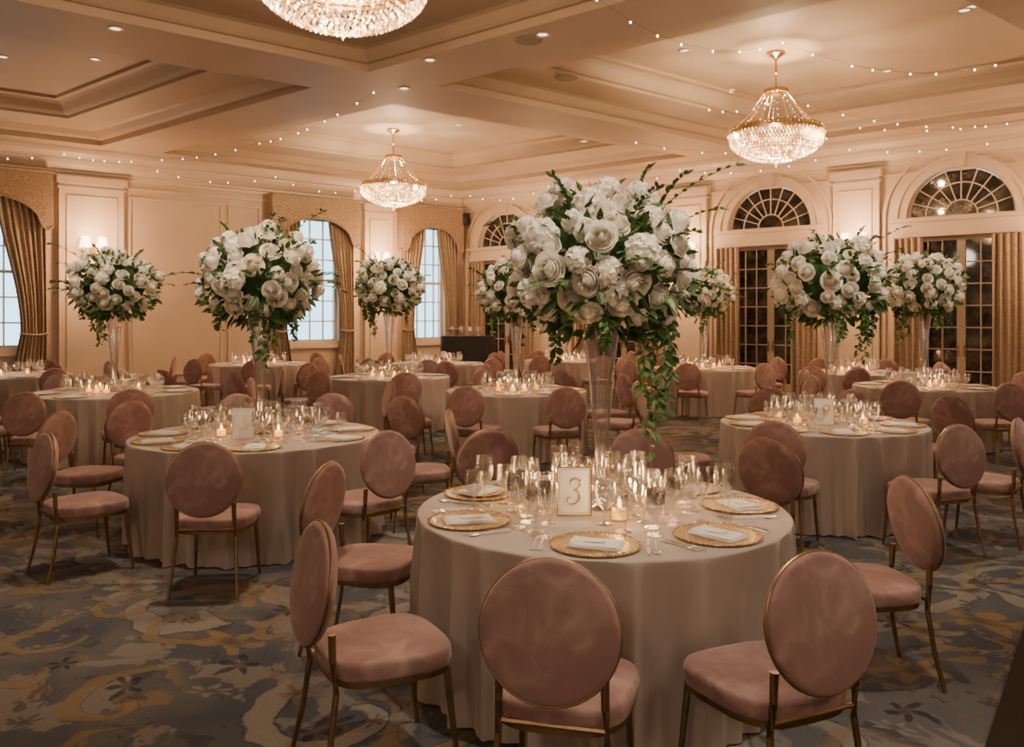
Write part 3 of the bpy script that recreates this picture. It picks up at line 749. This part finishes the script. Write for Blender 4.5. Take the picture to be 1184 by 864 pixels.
def table_number(p,ch,sz=.085,label=''):
    root=ob('table_number_sign',None,(p.x,p.y,ZT),(0,0,-p.x/p.y*.6),label=label,cat='table sign',group='table number signs')
    tl=Matrix.Rotation(math.radians(-8),4,'X')
    w,h=sz*.7,sz*1.95
    T=lambda u,d,z:tl@Vector((u,d,z))+Vector((0,0,.002))
    m=MB(); m.poly(rect(-w,w,0,h),[rect(-w+.005,w-.005,.005,h-.005)],-.006,.006,T)
    m.poly(rect(-w+.012,w-.012,.012,h-.012),[rect(-w+.0133,w-.0133,.0133,h-.0133)],-.0035,-.002,T); ob('sign_frame',m.mesh('sign_frame',GOLD),parent=root)
    m=MB(); m.poly(rect(-w+.004,w-.004,.004,h-.004),[],-.002,.003,T); ob('card',m.mesh('card',CARD),parent=root)
    m=MB(); m.tube([T(0,.004,h*.6),Vector((0,.07,.003))],.003,6); ob('easel_leg',m.mesh('easel_leg',GOLD),parent=root)
    if ch=='3':
        P=[(-.34,.52),(-.42,.68),(-.28,.9),(.08,1.0),(.42,.84),(.46,.5),(.22,.2),(-.06,.1),(.28,.06),(.52,-.2),(.5,-.62),(.14,-.95),(-.3,-.92),(-.52,-.66),(-.4,-.46),(-.24,-.56)]
        k=sz*.52; pp=catmull([(x*k*.9+z*k*.12,0,z*k) for x,z in P],6); m=MB()
        m.tube([T(q.x,-.004,h*.5+q.z) for q in pp],lambda t:.0016+.0034*abs(math.sin(t*pi*2.3))**1.5,6)
        ob('numeral',m.mesh('numeral',GOLD,True),parent=root); return
    cu=bpy.data.curves.new('n','FONT'); cu.body=ch; cu.size=sz*1.35; cu.align_x='CENTER'; cu.align_y='CENTER'; cu.extrude=.0008; cu.shear=.25
    t=bpy.data.objects.new('tmp',cu); link(t); bpy.context.view_layer.update()
    me=bpy.data.meshes.new_from_object(t.evaluated_get(bpy.context.evaluated_depsgraph_get())); bpy.data.objects.remove(t)
    me.materials.clear(); me.materials.append(GOLD)
    M=Matrix.Translation((0,0,.002))@tl@Matrix.Translation((0,-.0035,h*.5))@Matrix.Rotation(pi/2,4,'X')
    ob('numeral',me,parent=root,M=M)
table_number(SIGN[0],'3',.112,'gold-framed ivory card with gold script numeral 3')
table_number(SIGN[1],'5',.115,'gold-framed ivory table number card with gold numeral')
table_number(SIGN[2],'9',.115,'gold-framed ivory table number card with gold numeral 9')
table_number(SIGN[7],'2',.13,'bright ivory table number card lit by candles')
for ti,n in((0,44),(1,36),(2,32),(3,16),(4,10),(5,16),(7,14),(6,6),(8,6)):
    tc,r=TAB[ti]; c=0; tries=0
    while c<n and tries<1800:
        tries+=1; w_=R.uniform(0,2*pi); rr=R.uniform(.16,r-.26); p=tc+Vector((math.cos(w_),math.sin(w_),0))*rr
        if glass(ti,R.choice(('wine_glass','water_goblet','water_goblet','crystal_tumbler','champagne_flute','water_goblet','wine_glass')),p): c+=1
# ------------------------------------------------------------ flowers
def rose_mesh(seed):
    q=random.Random(seed); m=MB()
    m.rev([(0,.64),(.07,.62),(.12,.52),(.17,.34),(.22,.1),(.22,-.2),(0,-.3)],12)
    lay=[(.16,.68,3,1.4,.76,.0),(.23,.68,3,1.25,.80,.01),(.31,.67,4,1.1,.84,.015),(.41,.62,4,1.05,.88,.02),(.52,.55,5,.92,.92,.04),(.64,.45,5,.90,.95,.06),(.78,.30,5,.88,.98,.10),(.92,.10,6,.80,1.0,.13)]
    ph=0
    for rk,hk,n,w,lip,curl in lay:
        ph+=q.uniform(.4,1.1)
        for i in range(n):
            a0=ph+2*pi*i/n+q.uniform(-.15,.15); NU,NV=6,6; vs=[];fs=[]; hh=hk+q.uniform(-.05,.04); tw=q.uniform(-.08,.08); cu=curl*q.uniform(.6,1.4)
            for v in range(NV+1):
                t=v/NV
                bul=.35+.65*math.sin(min(1,t/.62)*pi/2) if t<.62 else 1+(lip-1)*((t-.62)/.38)
                for u in range(NU+1):
                    x=u/NU*2-1
                    r=rk*bul*(1+tw*x)+cu*max(0,(t-.65)/.35)**1.6*(1.1-.4*x*x)
                    z=-.45+(hh+.45)*t-.26*rk*x*x*t*t-(cu*.9*max(0,(t-.75)/.25)**2)
                    a=a0+x*w*math.sin(min(1,t*1.3+.25)*pi/2)*(1-.12*max(0,t-.8)/.2)
                    vs.append((r*math.cos(a),r*math.sin(a),z))
            for v in range(NV):
                for u in range(NU):
                    k=v*(NU+1)+u; fs.append((k,k+1,k+NU+2,k+NU+1))
            m.add(vs,fs)
    return m.mesh('rose',PETAL,True,recalc=False,angle=80)
def peony_mesh(seed):
    q=random.Random(seed); m=MB()
    for i in range(64):
        f=(i+.5)/64; el=math.acos(1-1.3*f); az=i*2.399+q.uniform(-.3,.3)
        n=Vector((math.sin(el)*math.cos(az),math.sin(el)*math.sin(az),math.cos(el)))
        Mx=n.to_track_quat('Z','Y').to_matrix().to_4x4()@Matrix.Rotation(q.uniform(0,6),4,'Z')@Matrix.Rotation(q.uniform(.1,.45),4,'X')
        vs=[];fs=[]; s=.26+.18*f
        for v in range(5):
            for u in range(5):
                x=(u/4*2-1)*s*(.6+.4*math.sin(v/4*pi*.8+.4)); y=(v/4-.35)*s*1.5
                z=.80+.05*math.cos(x*9+i)-.25*x*x/s/s*.5+.16*(v/4)**2
                vs.append(Mx@Vector((x,y,z-.0)))
        for v in range(4):
            for u in range(4): k=v*5+u; fs.append((k,k+1,k+6,k+5))
        m.add(vs,fs)
    m.rev([(0,.7),(.4,.55),(.65,.2),(.65,-.1),(.4,-.3),(0,-.35)],12)
    return m.mesh('peony',PETAL,True,recalc=False,angle=80)
ROSES=[rose_mesh(1),rose_mesh(2),rose_mesh(3)]; PEONY=peony_mesh(4)
def leaf(m,p,dirn,nrm,L,W):
    d=dirn.normalized(); s=d.cross(nrm)
    if s.length<.01: s=d.cross(Vector((.3,.5,.8)))
    s.normalize(); n=s.cross(d)
    P=[p,p+d*L*.3+s*W*.42+n*L*.03,p+d*L*.3-s*W*.42+n*L*.03,p+d*L*.3-n*L*.03,p+d*L*.65+s*W*.4+n*L*.02,p+d*L*.65-s*W*.4+n*L*.02,p+d*L*.65-n*L*.04,p+d*L-n*L*.10]
    m.add(P,[(0,3,1),(0,2,3),(3,6,4,1),(2,5,6,3),(6,7,4),(5,7,6)])
def rv(q): return Vector((q.gauss(0,1),q.gauss(0,1),q.gauss(0,1))).normalized()
AXS=Vector((.41,.41,.35)); ZC=1.14
def tmpl_flor(seed,nr=56,nl=620,main=False):
    q=random.Random(seed); parts=[]
    roses=[]
    for i in range(nr):
        f=(i+.5)/nr; cz=1-1.75*f; az=i*2.39996+q.uniform(-.18,.18); sz=math.sqrt(max(0,1-cz*cz))
        n=Vector((sz*math.cos(az),sz*math.sin(az),cz)); k=q.uniform(.88,1.12)
        if cz<-.4: k=min(k,.95)
        p=Vector((n.x*AXS.x*k,n.y*AXS.y*k,n.z*AXS.z*k+ZC)); nn=(n+rv(q)*.22+Vector((0,0,.03))).normalized()
        M=Matrix.Translation(p)@nn.to_track_quat('Z','Y').to_matrix().to_4x4()@Matrix.Rotation(q.uniform(0,6),4,'Z')@Matrix.Scale(q.uniform(.054,.085),4)
        roses.append((q.random()<.22,q.randrange(3),M))
    m=MB()
    for i in range(nl):
        n=rv(q)
        if n.z<-.75: n.z*=-.3; n.normalize()
        k=q.uniform(.7,1.03); p=Vector((n.x*AXS.x*k,n.y*AXS.y*k,n.z*AXS.z*k+ZC))
        leaf(m,p,(n+rv(q)*.75),rv(q),q.uniform(.06,.10),q.uniform(.028,.045))
    for i in range(110):
        az=q.uniform(0,2*pi); rr=q.uniform(.1,.40); p=Vector((rr*math.cos(az),rr*math.sin(az),ZC-.12-.25*(1-rr/.40)))
        leaf(m,p,Vector((math.cos(az)*.8,math.sin(az)*.8,-.7))+rv(q)*.4,rv(q),q.uniform(.08,.13),q.uniform(.035,.05))
    m.rev([(0,ZC+.27),(.2,ZC+.22),(.31,ZC),(.22,ZC-.2),(.06,ZC-.28),(0,ZC-.29)],14)
    parts.append(('foliage',m.mesh('foliage',LEAF,recalc=False)))
    for i in range(17):
        m=MB(); az=q.uniform(0,2*pi); el=q.uniform(-.25,.85) ; L=q.uniform(.15,.27)
        n=Vector((math.cos(az)*math.cos(el),math.sin(az)*math.cos(el),math.sin(el)))
        st=Vector((n.x*.35,n.y*.35,n.z*.29+ZC)); dr=(n*.9+rv(q)*.25+Vector((0,0,.2))).normalized(); pts=[]
        if i==0: dr=Vector((.75,-.1,.62)).normalized(); L=.50; st=Vector((.2,-.05,ZC+.2))
        if i==1: dr=Vector((.35,-.1,.9)).normalized(); L=.20; st=Vector((.12,-.1,ZC+.26))
        if i==2: dr=Vector((-.45,-.1,.9)).normalized(); L=.18; st=Vector((-.14,-.1,ZC+.25))
        if i==3: dr=Vector((.8,-.1,.45)).normalized(); L=.32; st=Vector((.25,-.08,ZC+.14))
        p=st.copy(); d=dr.copy()
        for k in range(12):
            pts.append(p.copy()); p=p+d*L/11; d=(d+Vector((dr.x*.5,dr.y*.5,-.5))*.05*k*.3).normalized()
        m.tube(pts,lambda t:.003-.002*t,4)
        for k in range(2,12):
            for s in(-1,1):
                sd=d.cross(Vector((0,0,1))).normalized()*s
                leaf(m,pts[k],sd+dr*.9+rv(q)*.3,Vector((0,0,1))+rv(q)*.5,q.uniform(.032,.052),.023)
        leaf(m,pts[-1],d,rv(q),.05,.02)
        parts.append(('leaf_sprig',m.mesh('leaf_sprig',LEAF if i%3==1 else LEAF2,recalc=False)))
    side_n=5 if main else 3
    for i in range(side_n+(4 if main else 6)):
        m=MB(); side=i<side_n
        az=-.75+i*.13 if side else q.uniform(0,2*pi)
        L=((.36,.54,.64,.46,.30) if main else (.36,.42,.26))[i] if side else q.uniform(.12,.26)
        r0=.30 if not side else .19+.03*i
        p=Vector((math.cos(az)*r0,math.sin(az)*r0,ZC-.2)); pts=[]; d=Vector((math.cos(az)*.4,math.sin(az)*.4,-.5)).normalized()
        for k in range(20):
            pts.append(p.copy()); p=p+d*L/18; d=(d+Vector((q.uniform(-.14,.14)-.05*math.cos(az),q.uniform(-.14,.14)-.05*math.sin(az),-.32))).normalized()
        m.tube(pts,.002,4)
        for k in range(1,20):
            for s in range(2):
                if q.random()<(.95 if main else .85): leaf(m,pts[k],Vector((q.uniform(-1,1),q.uniform(-1,1),-.5)),rv(q),q.uniform(.04,.07) if side else q.uniform(.035,.055),q.uniform(.025,.038))
        parts.append(('trailing_vine',m.mesh('trailing_vine',LEAF if i%2 else LEAF2,recalc=False)))
    return parts,roses
FT=[tmpl_flor(11,88,520,True),tmpl_flor(23,74,480),tmpl_flor(37,72,480),tmpl_flor(51,74,480)]
m=MB(); m.rev([(0,0),(.075,0),(.08,.006),(.076,.012),(.04,.022),(.022,.04),(.018,.055),(.04,.07),(.052,.095),(.045,.12),(.022,.14),(.019,.155),(.026,.19),(.036,.32),(.048,.47),(.062,.64),(.078,.77),(.092,.85),(.088,.85),(.074,.77),(.058,.64),(.044,.47),(.032,.32),(.02,.2),(0,.19)],32)
ME_VS=M1(m,'crystal_vase',VASEG,angle=50)
def stems(seed):
    q=random.Random(seed); m=MB()
    for i in range(6):
        a=2*pi*i/6; m.tube([(.04*math.cos(a+.5),.04*math.sin(a+.5),.80),(.05*math.cos(a+1),.05*math.sin(a+1),.88),(.1*math.cos(a+1),.1*math.sin(a+1),ZC-.1)],.004,5)
    return m.mesh('stems',LEAF,True,recalc=False)
ME_ST=stems(5)
# ------------------------------------------------------------ ceiling fixtures
dm=MB(); dm.rev([(.085,0),(.085,-.012),(.068,-.012),(.055,.0)],24); ME_DR=dm.mesh('trim_ring',TRIM,True)
dm=MB(); dm.rev([(0,-.003),(.056,-.003)],24); ME_DL=dm.mesh('lens',DOWNL,recalc=False)
def downlight(p,e=0,ang=70,aim=None):  # with energy given, the whole fitting is an added fill light
    a,b=toab(p); z=ceilz(a,b)
    r=ob('downlight_or_fill',None,(p.x,p.y,z),label='round recessed downlight with white ring in ceiling, most added as fill',cat='ceiling light',group='recessed downlights')
    ob('trim_ring',ME_DR,parent=r); ob('lens',ME_DL,parent=r)
    if e: light('SPOT',(p.x,p.y,z-.03),e,(1,.82,.62),.05,aim=aim,spot_size=math.radians(ang),spot_blend=.8)
def floral(ti,v,s,rz,lb,e=130):
    tc=TAB[ti][0]+VOFF.get(ti,Vector((0,0,0)))
    root=ob('floral_centerpiece',None,(tc.x,tc.y,ZT),(0,0,rz),scale=s,label=lb,cat='flower arrangement',group='tall floral centrepieces')
    parts,roses=FT[v]
    ob('crystal_vase',ME_VS,parent=root); ob('stems',ME_ST,parent=root)
    for n,me in parts: ob(n,me,parent=root)
    for pe,k,M in roses: ob('peony' if pe else 'rose',PEONY if pe else ROSES[k],parent=root,M=M)
    L=tc+Vector((.6 if ti!=6 else -.9,-2.7,0)); 
    downlight(L,e,26,aim=(tc.x,tc.y,1.95))  # fitting added here to light the bouquet from the front
lbn='tall crystal vase overflowing with white roses and trailing greenery'
floral(0,0,(.98,.98,1.0),0,'large white rose and peony arrangement in tall crystal vase',560)
floral(1,1,(1.02,1.02,1.04),5.9,lbn,540); floral(2,2,(1.04,1.04,1.04),.2,lbn,540)
floral(3,1,(1.15,1.15,1.10),3.4,lbn,460); floral(4,2,(1.14,1.14,1.16),4.4,lbn,400); floral(5,3,1.05,2.0,lbn,400)
floral(6,1,(1.1,1.1,1.14),5.1,lbn,400); floral(7,3,(1.1,1.1,1.12),3.0,lbn,460)
def an(x,y,z=4.88): d=(z-H)*F/(YH-y); return Vector(((x-592)*d/F,d,z))
for x,y in((110,103),(497,60),(1115,22),(530,170)): downlight(an(x,y,5.0))
for ti,(tc,r) in enumerate(TAB):
    if ti==11: continue
    dd=tc+Vector((.35,-1.0,0)) if ti<3 else tc+Vector((.3,-.6,0))
    downlight(dd,(520,350,350)[ti] if ti<3 else 240,48)  # fitting added near each table as fill light from above
# ------------------------------------------------------------ string lights
ME_BU=MB().rev([(0,-.017),(.009,-.012),(.013,-.003),(.010,.008),(0,.013)],8).mesh('bulb',BULB,True)
CABLE=pbr('string_light_cable',(.16,.13,.10),.6)
def string(pts,sag,sp=.46):
    allp=[]
    for (a,b),sg in zip(zip(pts,pts[1:]),sag if isinstance(sag,(list,tuple)) else [sag]*(len(pts)-1)):
        n=max(5,int((b-a).length/sp))
        for i in range(n+ (1 if b is pts[-1] else 0)):
            t=i/n+(R.uniform(-.2,.2)/n if 0<i<n else 0); q=a.lerp(b,t); q.z-=4*sg*t*(1-t); allp.append(q)
    root=ob('string_lights',None,allp[0],label='warm white string lights swagged below the ceiling',cat='string lights',group='string lights')
    m=MB(); m.tube([p-allp[0] for p in allp],.002,4); ob('cable',m.mesh('cable',CABLE),parent=root)
    for p in allp[:100]: ob('bulb',ME_BU,p-allp[0]-Vector((0,0,.015)),parent=root)
string([TL(u,.47,4.74) for u in(12.5,9.6,8.4,5.4,3.0,.7)],[.22,.05,.25,.22,.2])
string([TB(u,.47,4.74) for u in(.7,3.2,6.67,10.15,13.63,16)],.2,.5)
string([an(165,184),an(300,165),an(432,106)],[.1,.12],.5)
string([an(690,-2),an(905,48),an(1190,62)],[.28,.3],.38)
string([AB(3.0,7.7,4.88),AB(1.6,11.0,4.88),AB(2.2,15.6,4.88)],[.3,.3],.48)
string([an(820,126),an(905,112),an(1190,138)],[.1,.25],.5)
m=MB(); m.rev([(.0,-.01),(.16,-.01),(.17,0)],28); ME_VT=m.mesh('ceiling_speaker',pbr('grille',(.30,.24,.18),.7),True)
for x,y in((612,27),(655,90)):
    p=an(x,y,5.1); a,b=toab(p); z=ceilz(a,b); ob('ceiling_speaker',ME_VT,(p.x,p.y,z),label='round flush ceiling speaker grille',cat='speaker',group='ceiling speakers')
p=TL(.05,.55,4.05); p=TB(.22,.17,4.04); r=ob('wall_speaker',None,p,label='small black loudspeaker bracketed high on wall',cat='speaker')
m=MB(); m.box(-.13,.13,-.1,.06,0,.3,Matrix.Rotation(-.45,4,'Z')); ob('cabinet',m.mesh('cabinet',BLACKP),parent=r)
m=MB(); m.rev([(0,0),(.07,0),(.08,.012),(.085,0)],20,Matrix.Rotation(-.45,4,'Z')@Matrix.Translation((0,-.1,.12))@Matrix.Rotation(pi/2,4,'X')); ob('cone',m.mesh('cone',CABLE,True),parent=r)
bp=Vector(((541-592)*19.6/F,19.6,0)); root=ob('bar_counter',None,bp,(0,0,.15),label='high service bar draped in black cloth in the corner',cat='bar counter')
m=MB(); n=160; vs=[];fs=[]; o=superell(.62,.34,n,8,0)
for s in(0,.3,.7,1):
    for i,(x,y) in enumerate(o): k=1+.03*s*math.sin(i*2*pi/n*26); vs.append((x*k,y*k,1.2-1.19*s))
for k in range(3):
    for i in range(n): fs.append((k*n+i,k*n+(i+1)%n,(k+1)*n+(i+1)%n,(k+1)*n+i))
fs.append(list(range(n))); m.add(vs,fs); ob('cloth_skirt',m.mesh('cloth_skirt',BLACK,True,angle=60),parent=root)
for i in range(4): ob('wine_glass',ME_WG,bp+Vector((-.35+.2*i,.02*i,1.2)),label='clear wine glass standing on black bar',cat='glass',group='glasses on the bar')
e=Vector((.587,.809,0)); pr=Vector((.809,-.587,0)); s=Vector((3.28,5.26,0))
m=MB(); vs=[s,s-e*8,s-e*8+pr*4,s+pr*4]; vs=vs+[v+Vector((0,0,.02)) for v in vs]; m.add(vs,[(0,1,2,3),(4,5,6,7),(0,1,5,4),(1,2,6,5),(2,3,7,6),(3,0,4,7)])
DFM=pbr('matte_dark_floor',(.008,.006,.005),.7,col2=(.012,.009,.008),nscale=6,spec=.2)
based('dance_floor',m,DFM,label='dark portable dance floor laid on carpet',cat='dance floor')
# ------------------------------------------------------------ world + camera
w=bpy.data.worlds.new('sky'); bpy.context.scene.world=w; w.use_nodes=True
bg=w.node_tree.nodes['Background']; bg.inputs[0].default_value=(.50,.80,.97,1); bg.inputs[1].default_value=4.0
cam=bpy.data.cameras.new('camera'); cam.sensor_width=36; cam.lens=F/1184*36; cam.shift_y=-(432-YH)/1184
co=bpy.data.objects.new('camera',cam); co.location=(0,0,H); co.rotation_euler=(pi/2,0,0); link(co); bpy.context.scene.camera=co
